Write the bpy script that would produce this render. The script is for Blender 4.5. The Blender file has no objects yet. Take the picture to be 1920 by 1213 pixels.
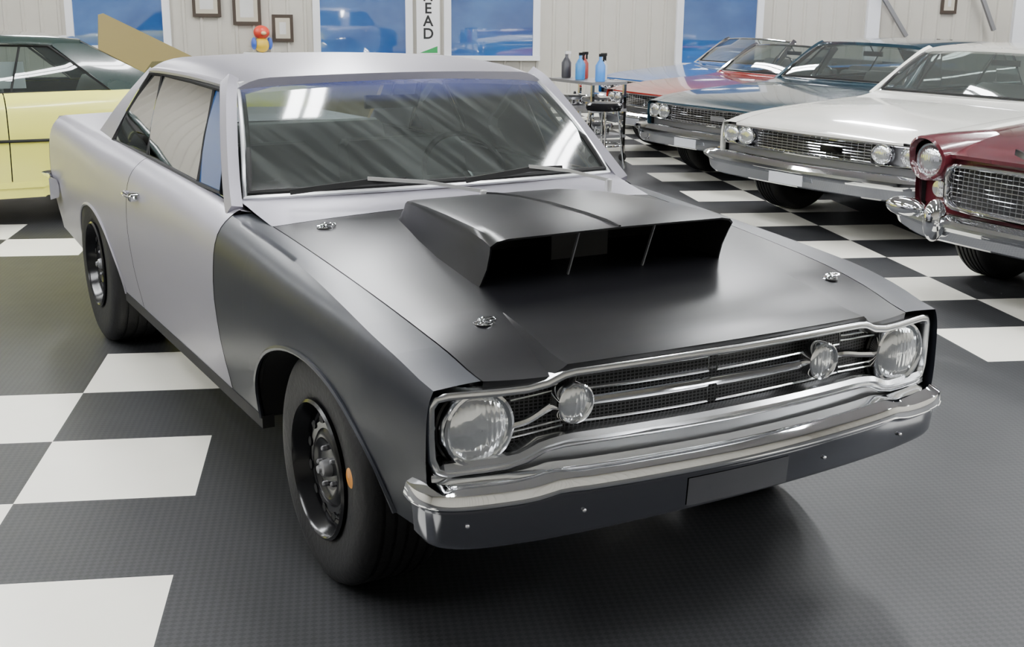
import bpy, math, random
import numpy as np
from mathutils import Vector, Matrix
random.seed(4)
COL=bpy.context.scene.collection

# ------------------------------------------------------------------ materials
def principled(name,color,metal=0.,rough=.5,coat=0.,bump=None,var=0.,spec=None,emit=None,nscale=6.,rv=.03):
    m=bpy.data.materials.new(name); m.use_nodes=True
    nt=m.node_tree; b=nt.nodes['Principled BSDF']
    b.inputs['Base Color'].default_value=(*color,1)
    b.inputs['Metallic'].default_value=metal; b.inputs['Roughness'].default_value=rough
    if coat: b.inputs['Coat Weight'].default_value=coat; b.inputs['Coat Roughness'].default_value=.05
    if spec is not None: b.inputs['Specular IOR Level'].default_value=spec
    if emit: b.inputs['Emission Color'].default_value=(*emit[0],1); b.inputs['Emission Strength'].default_value=emit[1]
    tc=nt.nodes.new('ShaderNodeTexCoord')
    n=nt.nodes.new('ShaderNodeTexNoise'); n.inputs['Scale'].default_value=nscale; n.inputs['Detail'].default_value=4
    nt.links.new(tc.outputs['Object'],n.inputs['Vector'])
    if var:
        mx=nt.nodes.new('ShaderNodeMix'); mx.data_type='RGBA'
        mx.inputs[6].default_value=(*[c*(1-var) for c in color],1); mx.inputs[7].default_value=(*[min(1,c*(1+var)) for c in color],1)
        nt.links.new(n.outputs['Fac'],mx.inputs[0]); nt.links.new(mx.outputs[2],b.inputs['Base Color'])
    if rv:
        mr=nt.nodes.new('ShaderNodeMapRange'); mr.inputs[3].default_value=max(0,rough-rv); mr.inputs[4].default_value=rough+rv
        nt.links.new(n.outputs['Fac'],mr.inputs[0]); nt.links.new(mr.outputs[0],b.inputs['Roughness'])
    if bump:
        n2=nt.nodes.new('ShaderNodeTexNoise'); n2.inputs['Scale'].default_value=bump[0]
        nt.links.new(tc.outputs['Object'],n2.inputs['Vector'])
        bp=nt.nodes.new('ShaderNodeBump'); bp.inputs['Strength'].default_value=bump[1]; bp.inputs['Distance'].default_value=.01
        nt.links.new(n2.outputs['Fac'],bp.inputs['Height']); nt.links.new(bp.outputs[0],b.inputs['Normal'])
    return m
def glassmat(name,tint,refl=.06,rough=.02,haze=0.,band=False):
    m=bpy.data.materials.new(name); m.use_nodes=True; nt=m.node_tree; nt.nodes.clear()
    o=nt.nodes.new('ShaderNodeOutputMaterial'); mx=nt.nodes.new('ShaderNodeMixShader')
    t=nt.nodes.new('ShaderNodeBsdfTransparent'); t.inputs[0].default_value=(*tint,1)
    g=nt.nodes.new('ShaderNodeBsdfGlossy'); g.inputs['Roughness'].default_value=rough
    f=nt.nodes.new('ShaderNodeFresnel'); f.inputs[0].default_value=1.5
    a=nt.nodes.new('ShaderNodeMath'); a.inputs[1].default_value=refl
    d=nt.nodes.new('ShaderNodeBsdfDiffuse'); d.inputs[0].default_value=(.34,.38,.36,1)
    hz=nt.nodes.new('ShaderNodeMixShader'); hz.inputs[0].default_value=haze
    nt.links.new(t.outputs[0],hz.inputs[1]); nt.links.new(d.outputs[0],hz.inputs[2])
    nt.links.new(f.outputs[0],a.inputs[0]); nt.links.new(a.outputs[0],mx.inputs[0])
    if band:   # fine diagonal haze streaks, and a painted blue reflection along the top of the glass
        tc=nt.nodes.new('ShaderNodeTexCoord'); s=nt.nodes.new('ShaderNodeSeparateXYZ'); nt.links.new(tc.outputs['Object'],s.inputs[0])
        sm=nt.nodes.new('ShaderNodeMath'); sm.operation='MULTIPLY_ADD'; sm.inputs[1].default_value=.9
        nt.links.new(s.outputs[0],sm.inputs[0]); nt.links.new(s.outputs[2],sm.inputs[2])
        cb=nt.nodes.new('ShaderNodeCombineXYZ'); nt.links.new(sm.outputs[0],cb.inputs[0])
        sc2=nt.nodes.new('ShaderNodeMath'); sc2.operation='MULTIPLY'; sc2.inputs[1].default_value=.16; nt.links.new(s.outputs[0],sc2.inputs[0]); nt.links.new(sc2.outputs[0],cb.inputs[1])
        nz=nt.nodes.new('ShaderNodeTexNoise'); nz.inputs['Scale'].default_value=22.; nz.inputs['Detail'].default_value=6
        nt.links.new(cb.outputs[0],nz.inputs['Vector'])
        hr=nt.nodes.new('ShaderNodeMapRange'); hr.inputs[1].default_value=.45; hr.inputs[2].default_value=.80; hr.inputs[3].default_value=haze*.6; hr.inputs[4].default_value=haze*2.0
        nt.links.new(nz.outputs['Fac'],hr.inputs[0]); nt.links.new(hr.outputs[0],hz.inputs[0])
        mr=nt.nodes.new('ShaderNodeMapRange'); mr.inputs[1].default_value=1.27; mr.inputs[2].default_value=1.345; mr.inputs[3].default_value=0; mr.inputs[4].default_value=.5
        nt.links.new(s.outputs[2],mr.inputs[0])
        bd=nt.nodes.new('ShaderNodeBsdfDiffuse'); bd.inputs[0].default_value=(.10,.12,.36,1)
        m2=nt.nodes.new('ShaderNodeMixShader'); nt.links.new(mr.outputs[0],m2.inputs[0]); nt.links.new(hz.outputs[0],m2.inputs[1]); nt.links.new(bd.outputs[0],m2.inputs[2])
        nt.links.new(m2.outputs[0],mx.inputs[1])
    else: nt.links.new(hz.outputs[0],mx.inputs[1])
    nt.links.new(g.outputs[0],mx.inputs[2]); nt.links.new(mx.outputs[0],o.inputs[0])
    return m
M={}
M['silver']=principled('satin_silver_paint',(.33,.32,.36),.45,.34,var=.04)
M['black']=principled('satin_black_paint',(.005,.005,.006),.0,.31,var=.1,spec=.32,rv=0)
M['gunmetal']=principled('dark_fender_paint',(.017,.019,.025),.2,.34,var=.1,spec=.38,rv=0)
M['chrome']=principled('chrome',(.90,.91,.93),1.,.04)
M['shadedchrome']=principled('shaded_chrome_apron',(.22,.225,.25),1.,.13)  # chrome copy with the dark floor reflection painted into its colour
M['brushed']=principled('brushed_aluminium',(.84,.85,.86),1.,.20)
M['satinmetal']=principled('satin_bright_metal',(.66,.67,.68),.85,.32)
M['dark']=principled('black_liner',(.005,.005,.005),0,.8)
M['rubber']=principled('tire_rubber',(.012,.012,.013),0,.6,bump=(60,.2),spec=.35)
M['wheelblack']=principled('gloss_black_steel',(.005,.005,.006),.0,.20,spec=.35)
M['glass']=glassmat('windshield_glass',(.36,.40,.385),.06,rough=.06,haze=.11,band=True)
M['bgglass']=glassmat('car_glass',(.55,.6,.58),.10,haze=.10)
M['sideglass']=glassmat('side_glass',(.50,.56,.54),.02,haze=.06)
M['lens']=principled('headlamp_lens',(.84,.86,.87),.85,.12,coat=1.)
nt=M['lens'].node_tree; b=nt.nodes['Principled BSDF']; tc=nt.nodes.new('ShaderNodeTexCoord')
wv=nt.nodes.new('ShaderNodeTexWave'); wv.wave_type='BANDS'; wv.bands_direction='X'; wv.inputs['Scale'].default_value=22; wv.inputs['Distortion'].default_value=2.
vo=nt.nodes.new('ShaderNodeTexVoronoi'); vo.inputs['Scale'].default_value=26
nt.links.new(tc.outputs['Object'],wv.inputs[0]); nt.links.new(tc.outputs['Object'],vo.inputs['Vector'])
ad=nt.nodes.new('ShaderNodeMath'); ad.operation='MULTIPLY_ADD'; ad.inputs[1].default_value=.35; nt.links.new(wv.outputs['Fac'],ad.inputs[0]); nt.links.new(vo.outputs['Distance'],ad.inputs[2])
bpn=nt.nodes.new('ShaderNodeBump'); bpn.inputs['Strength'].default_value=.32; bpn.inputs['Distance'].default_value=.005
nt.links.new(ad.outputs[0],bpn.inputs['Height']); nt.links.new(bpn.outputs[0],b.inputs['Normal'])
M['amber']=principled('amber_plastic',(.55,.22,.03),0,.3)
M['interior']=principled('charcoal_vinyl',(.02,.02,.02),0,.55,var=.2)
M['seat']=principled('grey_vinyl_seat',(.05,.05,.05),0,.5,var=.2)
M['grille']=principled('grille_black',(.010,.010,.011),.3,.4)
M['grey']=principled('grey_metal',(.25,.25,.26),.5,.4)

# ------------------------------------------------------------------ mesh helpers
TR=[1.,1.,1.]
def build(name,parts,mat,par=None,smooth=True,label=None,ang=35,mats=None,raw=False):
    V=[];F=[];MI=[]
    for k,pt in enumerate(parts):
        v,f=pt[0],pt[1]; o=len(V); V+=[tuple(p) for p in v]; F+=[tuple(i+o for i in q) for q in f]; MI+=[pt[2] if len(pt)>2 else 0]*len(f)
    if not raw: V=[(x*TR[0],y*TR[1],z*TR[2]) for x,y,z in V]
    me=bpy.data.meshes.new(name); me.from_pydata(V,[],F)
    for m in (mats or [mat]): me.materials.append(m)
    if mats: me.polygons.foreach_set('material_index',MI)
    if smooth:
        me.polygons.foreach_set('use_smooth',[True]*len(F)); me.set_sharp_from_angle(angle=math.radians(ang))
    me.validate(); me.update()
    ob=bpy.data.objects.new(name,me); COL.objects.link(ob)
    if par: ob.parent=par
    if label: ob['label']=label
    return ob
def grid(f,us,vs,closed_v=False):
    V=[f(u,v) for u in us for v in vs]; n=len(vs); F=[]
    for i in range(len(us)-1):
        for j in range(n-1 if not closed_v else n):
            a=i*n+j;b=i*n+(j+1)%n; F.append((a,b,b+n,a+n))
    return V,F
def lin(a,b,n): return [a+(b-a)*i/(n-1) for i in range(n)]
def box(x0,x1,y0,y1,z0,z1):
    V=[(x,y,z) for x in (x0,x1) for y in (y0,y1) for z in (z0,z1)]
    return V,[(0,1,3,2),(4,6,7,5),(0,4,5,1),(2,3,7,6),(0,2,6,4),(1,5,7,3)]
def sweep(pts,sec,closed=False,up=(0,0,1),cap=True):
    P=[Vector(p) for p in pts]; n=len(P); V=[];F=[]; m=len(sec); U=Vector(up)
    for i in range(n):
        if closed: t=P[(i+1)%n]-P[i-1]
        else: t=P[min(i+1,n-1)]-P[max(i-1,0)]
        t.normalize(); s=t.cross(U)
        if s.length<1e-3: s=t.cross(Vector((1,0,0)))
        s.normalize(); w=s.cross(t)
        for a,b in sec: V.append(P[i]+s*a+w*b)
    for i in range(n if closed else n-1):
        for j in range(m):
            a=i*m+j;b=i*m+(j+1)%m;c=((i+1)%n)*m+(j+1)%m;d=((i+1)%n)*m+j
            F.append((a,b,c,d))
    if not closed and cap: F.append(tuple(range(m))[::-1]); F.append(tuple((n-1)*m+j for j in range(m)))
    return V,F
def circ(r,n=8): return [(r*math.cos(2*math.pi*k/n),r*math.sin(2*math.pi*k/n)) for k in range(n)]
def tube(pts,r,closed=False,n=8): return sweep(pts,circ(r,n),closed)
def smoothpts(pts,k=6,closed=False):
    P=[Vector(p) for p in pts]; n=len(P); out=[]
    rng=range(n) if closed else range(n-1)
    for i in rng:
        g=lambda j:P[j%n] if closed else P[max(0,min(n-1,j))]
        a,b,c,d=g(i-1),g(i),g(i+1),g(i+2)
        for s in range(k):
            t=s/k; out.append(.5*((2*b)+(c-a)*t+(2*a-5*b+4*c-d)*t*t+(3*b-a-3*c+d)*t**3))
    if not closed: out.append(P[-1])
    return [tuple(p) for p in out]
def lathe(prof,c,axis='x',n=40,sgn=1):
    def f(p,k):
        r,a=p; t=2*math.pi*k/n; 
        if axis=='x': return (c[0]+sgn*a,c[1]+r*math.cos(t),c[2]+r*math.sin(t))
        if axis=='y': return (c[0]+r*math.cos(t),c[1]+sgn*a,c[2]+r*math.sin(t))
        return (c[0]+r*math.cos(t),c[1]+r*math.sin(t),c[2]+sgn*a)
    return grid(f,prof,list(range(n)),closed_v=True)
def sp(x,pts):
    n=len(pts)
    if x<=pts[0][0]: return pts[0][1]
    if x>=pts[-1][0]: return pts[-1][1]
    for i in range(n-1):
        if x<=pts[i+1][0]: break
    def slope(k):
        if k<=0 or k>=n-1:
            k=max(0,min(n-2,k if k<=0 else n-2)); return (pts[k+1][1]-pts[k][1])/(pts[k+1][0]-pts[k][0])
        a=(pts[k][1]-pts[k-1][1])/(pts[k][0]-pts[k-1][0]); b=(pts[k+1][1]-pts[k][1])/(pts[k+1][0]-pts[k][0])
        return 0 if a*b<=0 else 2*a*b/(a+b)
    h=pts[i+1][0]-pts[i][0]; t=(x-pts[i][0])/h; m0=slope(i);m1=slope(i+1)
    return (2*t**3-3*t*t+1)*pts[i][1]+(t**3-2*t*t+t)*h*m0+(-2*t**3+3*t*t)*pts[i+1][1]+(t**3-t*t)*h*m1
def blob(c,r,nu=12,nv=16):
    def f(u,v): return (c[0]+r[0]*math.sin(u)*math.cos(v),c[1]+r[1]*math.sin(u)*math.sin(v),c[2]+r[2]*math.cos(u))
    return grid(f,lin(.001,math.pi-.001,nu),[2*math.pi*k/nv for k in range(nv)],closed_v=True)
def empty(name,loc,rot,label,cat,group=None):
    e=bpy.data.objects.new(name,None); COL.objects.link(e); e.location=loc; e.rotation_euler=(0,0,rot); e.empty_display_size=.2
    e['label']=label; e['category']=cat
    if group: e['group']=group
    return e

# ------------------------------------------------------------------ car shape functions (front at y=0, rear y=5, x lateral)
YT=5.13
HP=[(0,.765),(.12,.772),(.3,.812),(.51,.845),(1.06,.898),(1.45,.925),(1.66,.937),(2.2,.955),(3.5,.972),(4.2,.974),(YT,.965)]
def hp(y): return sp(y,HP)
WP=[(.1,.948),(.5,.99),(1.2,1.),(3.5,1.),(YT,.94)]
def hw(y): return .885*sp(y,WP)
PROF=[(-.3,.92),(0,.945),(.3,.983),(.6,1.),(.8,.992),(.9,.974),(.955,.950),(1,.915)]
ARCH=[(.83,.52,.35),(3.74,.47,.34)]
ROCK=.33
def prf(s,y):
    p=sp(s,PROF)
    if s>.6 and y<1.2:
        q=min(1,max(0,(1.2-y)/1.1)); p+=(1-p)*.70*q*q*(3-2*q)
    return p
def low(y):
    for yc,w,h in ARCH:
        if abs(y-yc)<w: return max(ROCK+h*math.sqrt(max(0,1-((y-yc)/w)**2)), .40 if y<.5 else 0)
    return ROCK if y>.5 else .40
def hoodz(x,y): return hp(y)+.024*(1-(x/.8)**2)
def seamx(y): return sp(y,[(.1,.695),(.5,.725),(1.5,.742)])
def sidept(y,v):
    zt=hp(y); zl=low(y); z=zl+(zt-zl)*v; s=(z-.33)/(zt-.33)
    return hw(y)*prf(s,y),y,z
def ysamp(y0,y1,n=26):
    Y=set(lin(y0,y1,n))
    for yc,w,h in ARCH:
        for k in range(33):
            y=yc+w*math.cos(math.pi*k/32)
            if y0<y<y1: Y.add(y)
        for y in (yc-w-.0006,yc+w+.0006):
            if y0<y<y1: Y.add(y)
    return sorted(Y)
VS=[0,.08,.18,.3,.42,.54,.64,.72,.79,.85,.9,.94,.97,.985,1.]
def panel(sg,y0,y1,top):
    def f(y,v):
        if v<=1: x,_,z=sidept(y,v)
        else:
            x0,_,z0=sidept(y,1); xi,zi=top(y); k=(v-1); x=x0+(xi-x0)*k; z=z0+(zi-z0)*math.sin(k*math.pi/2)
        return (sg*x,y,z)
    return grid(f,ysamp(y0,y1),VS+[1.25,1.5,1.75,2.0])

def wheel(par,x,y,r,w,sg,white=False,main=False,rr=.2,capmat='chrome',label=None):
    c=(sg*x,y,r)
    if main: pr=[(rr+.006,-.01),(rr+.012,.010),(rr+.004,.016),(rr-.004,.006),(rr-.008,-.012),(rr-.016,-.022),(rr-.020,-.040),(rr*.85,-.045),(rr*.80,-.034),(rr*.70,-.024),(rr*.60,-.026),(rr*.54,-.018),(rr*.47,-.016),(rr*.42,-.024),(rr*.34,-.028),(.001,-.028)]
    else: pr=[(rr+.006,-.01),(rr+.012,.012),(rr+.004,.018),(rr-.006,.005),(rr-.012,-.02),(rr-.022,-.055),(rr*.82,-.06),(rr*.74,-.045),(rr*.62,-.02),(rr*.5,-.018),(rr*.42,-.028),(rr*.34,-.03),(.001,-.03)]
    wo=build('wheel',[lathe(pr,c,'x',48,sg)],M['wheelblack'] if main else M['chrome'],par,label=label,ang=30)
    tr=[(rr,-w+.02),(rr+.02,-w),(r-.05,-w-.01),(r-.012,-w+.012),(r,-w+.03)]
    ng=5
    for k in range(ng):
        a=-w+.03+(w-.06)*(k+.5)/ng
        tr+=[(r,a-.006),(r-.008,a-.004),(r-.008,a+.004),(r,a+.006)]
    tr+=[(r,-.03),(r-.012,-.008),(r-.035,.004),(r-.06,.008),(r-.085,.006),(rr+.03,.004),(rr+.01,-.002),(rr,-.012)]
    build('tire',[lathe(tr,c,'x',64,sg)],M['rubber'],wo,ang=50)
    if main:
        for k in range(12):
            a=2*math.pi*(k+.5)/12; q=[]
            for j in range(16):
                b=2*math.pi*j/16; R=rr*.735+.012*math.cos(b); A=a+.11*math.sin(b)
                q.append((c[0]+sg*(-.0215),c[1]+R*math.cos(A),c[2]+R*math.sin(A)))
            build('slot',[(q,[tuple(range(16))])],M['dark'],wo,smooth=False)
            build('slot_rim',[tube(q,.0014,True,5)],M['wheelblack'],wo)
        build('hub',[lathe([(.027,-.03),(.025,-.012),(.021,-.004),(.013,.0),(.011,.008),(.001,.010)],c,'x',24,sg)],M['grey'],wo,label='bare metal hub')
        for k in range(5):
            a=2*math.pi*k/5; cc=(c[0]-sg*.03,c[1]+.057*math.cos(a),c[2]+.057*math.sin(a))
            build('lug_nut',[lathe([(.008,0),(.008,.014),(.005,.018),(.001,.018)],cc,'x',6,sg)],M['grey'],wo,smooth=False)
    else:
        build('hub_cap',[lathe([(rr*.95,-.02),(rr*.8,.005),(rr*.6,.0),(rr*.35,.015),(.001,.02)],c,'x',32,sg)],M['chrome'],wo)
        if white: build('whitewall',[lathe([(rr+.02,.0075),(rr+.075,.0095)],c,'x',48,sg)],M['white_rubber'],wo)
    return wo
def headlight(par,x,y,z,r,name='headlight',depth=.014):
    rg=build(name,[lathe([(r*1.14,-.03),(r*1.15,.0),(r*1.11,.010),(r*1.03,.012),(r*1.0,.0),(r*.98,-.01)],(x,y,z),'y',40,-1)],M['chrome'],par,label='chrome lamp ring')
    build('lens',[lathe([(r,0),(r*.9,depth*.45),(r*.6,depth*.85),(r*.3,depth),(.001,depth*1.05)],(x,y,z),'y',36,-1)],M['lens'],rg,label='clear fluted glass lens')
    return rg
def fy(x,c=.05,e=.10): return c+e*(min(abs(x),.85)/.83)**2

WB=.742;WZ=.982
def greenhouse(par,P):
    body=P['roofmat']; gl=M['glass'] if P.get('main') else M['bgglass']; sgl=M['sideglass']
    def ws(u,v):
        x0=WB*v; x1=.625*v; bow=(1-v*v)
        a=Vector((x0,1.73-.10*bow,WZ+.010*bow)); b=Vector((x1,2.13-.09*bow,1.335+.03*bow))
        p=a.lerp(b,u); n=math.sin(math.pi*u)*.02; return (p.x,p.y-n,p.z+n*.8)
    vs=lin(-1,1,25)
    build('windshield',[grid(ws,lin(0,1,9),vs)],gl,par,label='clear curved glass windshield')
    top=[ws(1,v) for v in vs]; bot=[ws(0,v) for v in vs]; lft=[ws(u,-1) for u in lin(0,1,8)]; rgt=[ws(u,1) for u in lin(0,1,8)]
    loop=bot+rgt[1:-1]+top[::-1]+lft[::-1][1:-1]
    build('windshield_trim',[tube(loop,.009,True,6)],P.get('trim',M['satinmetal']),par)
    gk=[(p[0]*.975,p[1]+.004,p[2]+(.016 if p[2]<1.1 else -.012)) for p in loop]
    build('windshield_gasket',[tube(gk,.010,True,6)],M['dark'],par)
    for sg in (-1,1):
        pts=[(sg*.788,1.70,.945),(sg*.764,1.80,1.03),(sg*.716,1.96,1.175),(sg*.668,2.10,1.30),(sg*.64,2.17,1.345)]
        build('windshield_pillar',[sweep(smoothpts(pts,4),[(-.022,-.028),(.018,-.032),(.024,.0),(.018,.028),(-.02,.022)],up=(0,-1,0))],body,par)
    if not P.get('roof',True): return
    yb=P.get('roofend',3.5)
    def rf(u,v):
        y=2.10+(yb-2.10)*u
        w=sp(y,[(2.1,.655),(2.6,.665),(3.1,.66),(yb,.615)])
        yy=y-.10*(1-v*v)*(1-u)**3 + .05*(1-v*v)*u**3
        zc=sp(u,[(0,1.372),(.12,1.392),(.45,1.408),(.8,1.395),(1,1.362)])
        av=abs(v); drop=.02*av**2+.045*max(0,(av-.8)/.2)**2.2
        return (w*v,yy,zc-drop*(1 if u<.9 else .8))
    vv=[-1,-.98,-.95,-.91,-.86,-.8]+lin(-.7,.7,13)+[.8,.86,.91,.95,.98,1]
    rp=grid(rf,[0,.02,.05,.1,.18,.28,.4,.52,.64,.75,.84,.91,.96,1],vv)
    front=grid(lambda u,v:(rf(0,v)[0],rf(0,v)[1]+.012*u,rf(0,v)[2]-.035*u),[0,.5,1],vv)
    build('roof',[rp,front],body,par)
    build('headliner',[grid(lambda u,v:(rf(u,v)[0]*.96,rf(u,v)[1],rf(u,v)[2]-.03),lin(.04,.98,6),lin(-1,1,7))],M['interior'],par)
    for sg in (-1,1):
        pts=[(sg*.650,2.13,1.327),(sg*.664,2.6,1.338),(sg*.662,3.1,1.332),(sg*.652,3.3,1.318)]
        build('drip_rail',[tube(smoothpts(pts,4),.014,n=8)],P.get('rail',body),par)
    def bil(a,b,c,d,bulge=.0):
        a,b,c,d=map(Vector,(a,b,c,d))
        def f(u,v):
            p=a.lerp(b,v).lerp(d.lerp(c,v),u); return (p.x+math.copysign(bulge*math.sin(math.pi*u),p.x),p.y,p.z)
        return grid(f,lin(0,1,7),lin(0,1,7))
    for sg in (-1,1):
        e=sg
        cp=bil((e*.775,3.66,.98),(e*.735,4.12,.983),(e*.605,yb+.02,1.325),(e*.655,yb-.22,1.33),.012)
        build('rear_pillar',[cp],body,par)
        dg=bil((e*.768,2.22,.965),(e*.768,2.98,.98),(e*.655,3.08,1.315),(e*.648,2.33,1.315),.012)
        build('side_window',[dg],sgl,par,label='clear door window glass')
        qg=bil((e*.768,2.99,.98),(e*.768,3.64,.98),(e*.655,3.27,1.315),(e*.655,3.09,1.315),.012)
        build('side_window',[qg],sgl,par,label='clear rear quarter window glass')
        vg=bil((e*.768,1.88,.962),(e*.768,2.2,.965),(e*.650,2.31,1.315),(e*.660,2.20,1.29),.01)
        build('vent_window',[vg],P.get('ventglass',sgl),par)
        fr=[tube([(e*.77,1.90,.975),(e*.70,2.08,1.16),(e*.657,2.22,1.31),(e*.66,2.7,1.322),(e*.66,3.1,1.322),(e*.66,3.27,1.312),(e*.72,3.47,1.14),(e*.77,3.65,.98),(e*.772,2.9,.98),(e*.772,2.2,.968)],.011,True,6),
            tube([(e*.77,2.21,.96),(e*.652,2.32,1.315)],.010,n=6),tube([(e*.77,2.985,.975),(e*.657,3.085,1.315)],.009,n=6)]
        build('window_frame',fr,P.get('wframe',M['dark']),par)
    def rw(u,v):
        a=Vector((.72*v,4.12+.05*(1-v*v),.983)); b=Vector((.60*v,yb+.04*(1-v*v),1.35+.01*(1-v*v)))
        p=a.lerp(b,u); return (p.x,p.y,p.z)
    build('rear_window',[grid(rw,lin(0,1,6),lin(-1,1,13))],M['sideglass'],par)

def interior(par,P):
    it=M['interior']; st=P.get('seat',M['seat'])
    build('cabin_floor',[box(-.74,.74,1.6,4.0,.36,.40)],it,par,smooth=False)
    build('firewall',[box(-.74,.74,1.55,1.6,.36,.90)],it,par,smooth=False)
    def dash(u,v):
        q=[(1.74,.955),(1.95,.965),(2.02,.94),(2.04,.88),(1.98,.75),(1.95,.6)]
        y,z=q[int(u)]; return (.74*v,y,z)
    build('dashboard',[grid(dash,[0,1,2,3,4,5],lin(-1,1,9))],it,par)
    def seat(x0,x1,y,name='seat'):
        prof=[(y-.52,.42),(y-.54,.58),(y-.48,.64),(y-.1,.62),(y-.04,.66),(y+.08,.98),(y+.12,1.02),(y+.18,1.02),(y+.21,.96),(y+.14,.5),(y+.1,.42)]
        pts=smoothpts([(0,a,b) for a,b in prof],4,True)
        V=[];F=[];n=len(pts); xs=[x0,x0+.02,x1-.02,x1]; sc=[.94,1,1,.94]
        for x,s in zip(xs,sc):
            for p in pts: V.append((x,y+(p[1]-y)*s,.66+(p[2]-.66)*s))
        for i in range(3):
            for j in range(n): F.append((i*n+j,i*n+(j+1)%n,(i+1)*n+(j+1)%n,(i+1)*n+j))
        F.append(tuple(range(n))); F.append(tuple(3*n+j for j in range(n)))
        build(name,[(V,F)],st,par)
    seat(-.66,-.08,2.75); seat(.08,.66,2.75); seat(-.64,.64,3.62,'rear_seat')
    c=Vector((.36,2.22,.93)); ax=Vector((0,-.85,.5)).normalized(); 
    e1=Vector((1,0,0)); e2=ax.cross(e1)
    ring=[c+e1*.19*math.cos(t)+e2*.19*math.sin(t) for t in [2*math.pi*k/32 for k in range(32)]]
    sw=[tube(ring,.012,True,6),tube([c+e1*.19,c,c-e1*.19],.012,n=6),tube([c,c-e2*.19 if e2.z>0 else c+e2*.19],.012,n=6),tube([c,(.36,1.95,.78)],.025,n=8)]
    build('steering_wheel',sw,M['wheelblack'],par)
    build('rear_view_mirror',[box(-.11,.11,2.16,2.18,1.225,1.275),tube([(0,2.17,1.27),(0,2.12,1.34)],.006)],M['interior'],par,smooth=False)

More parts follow.
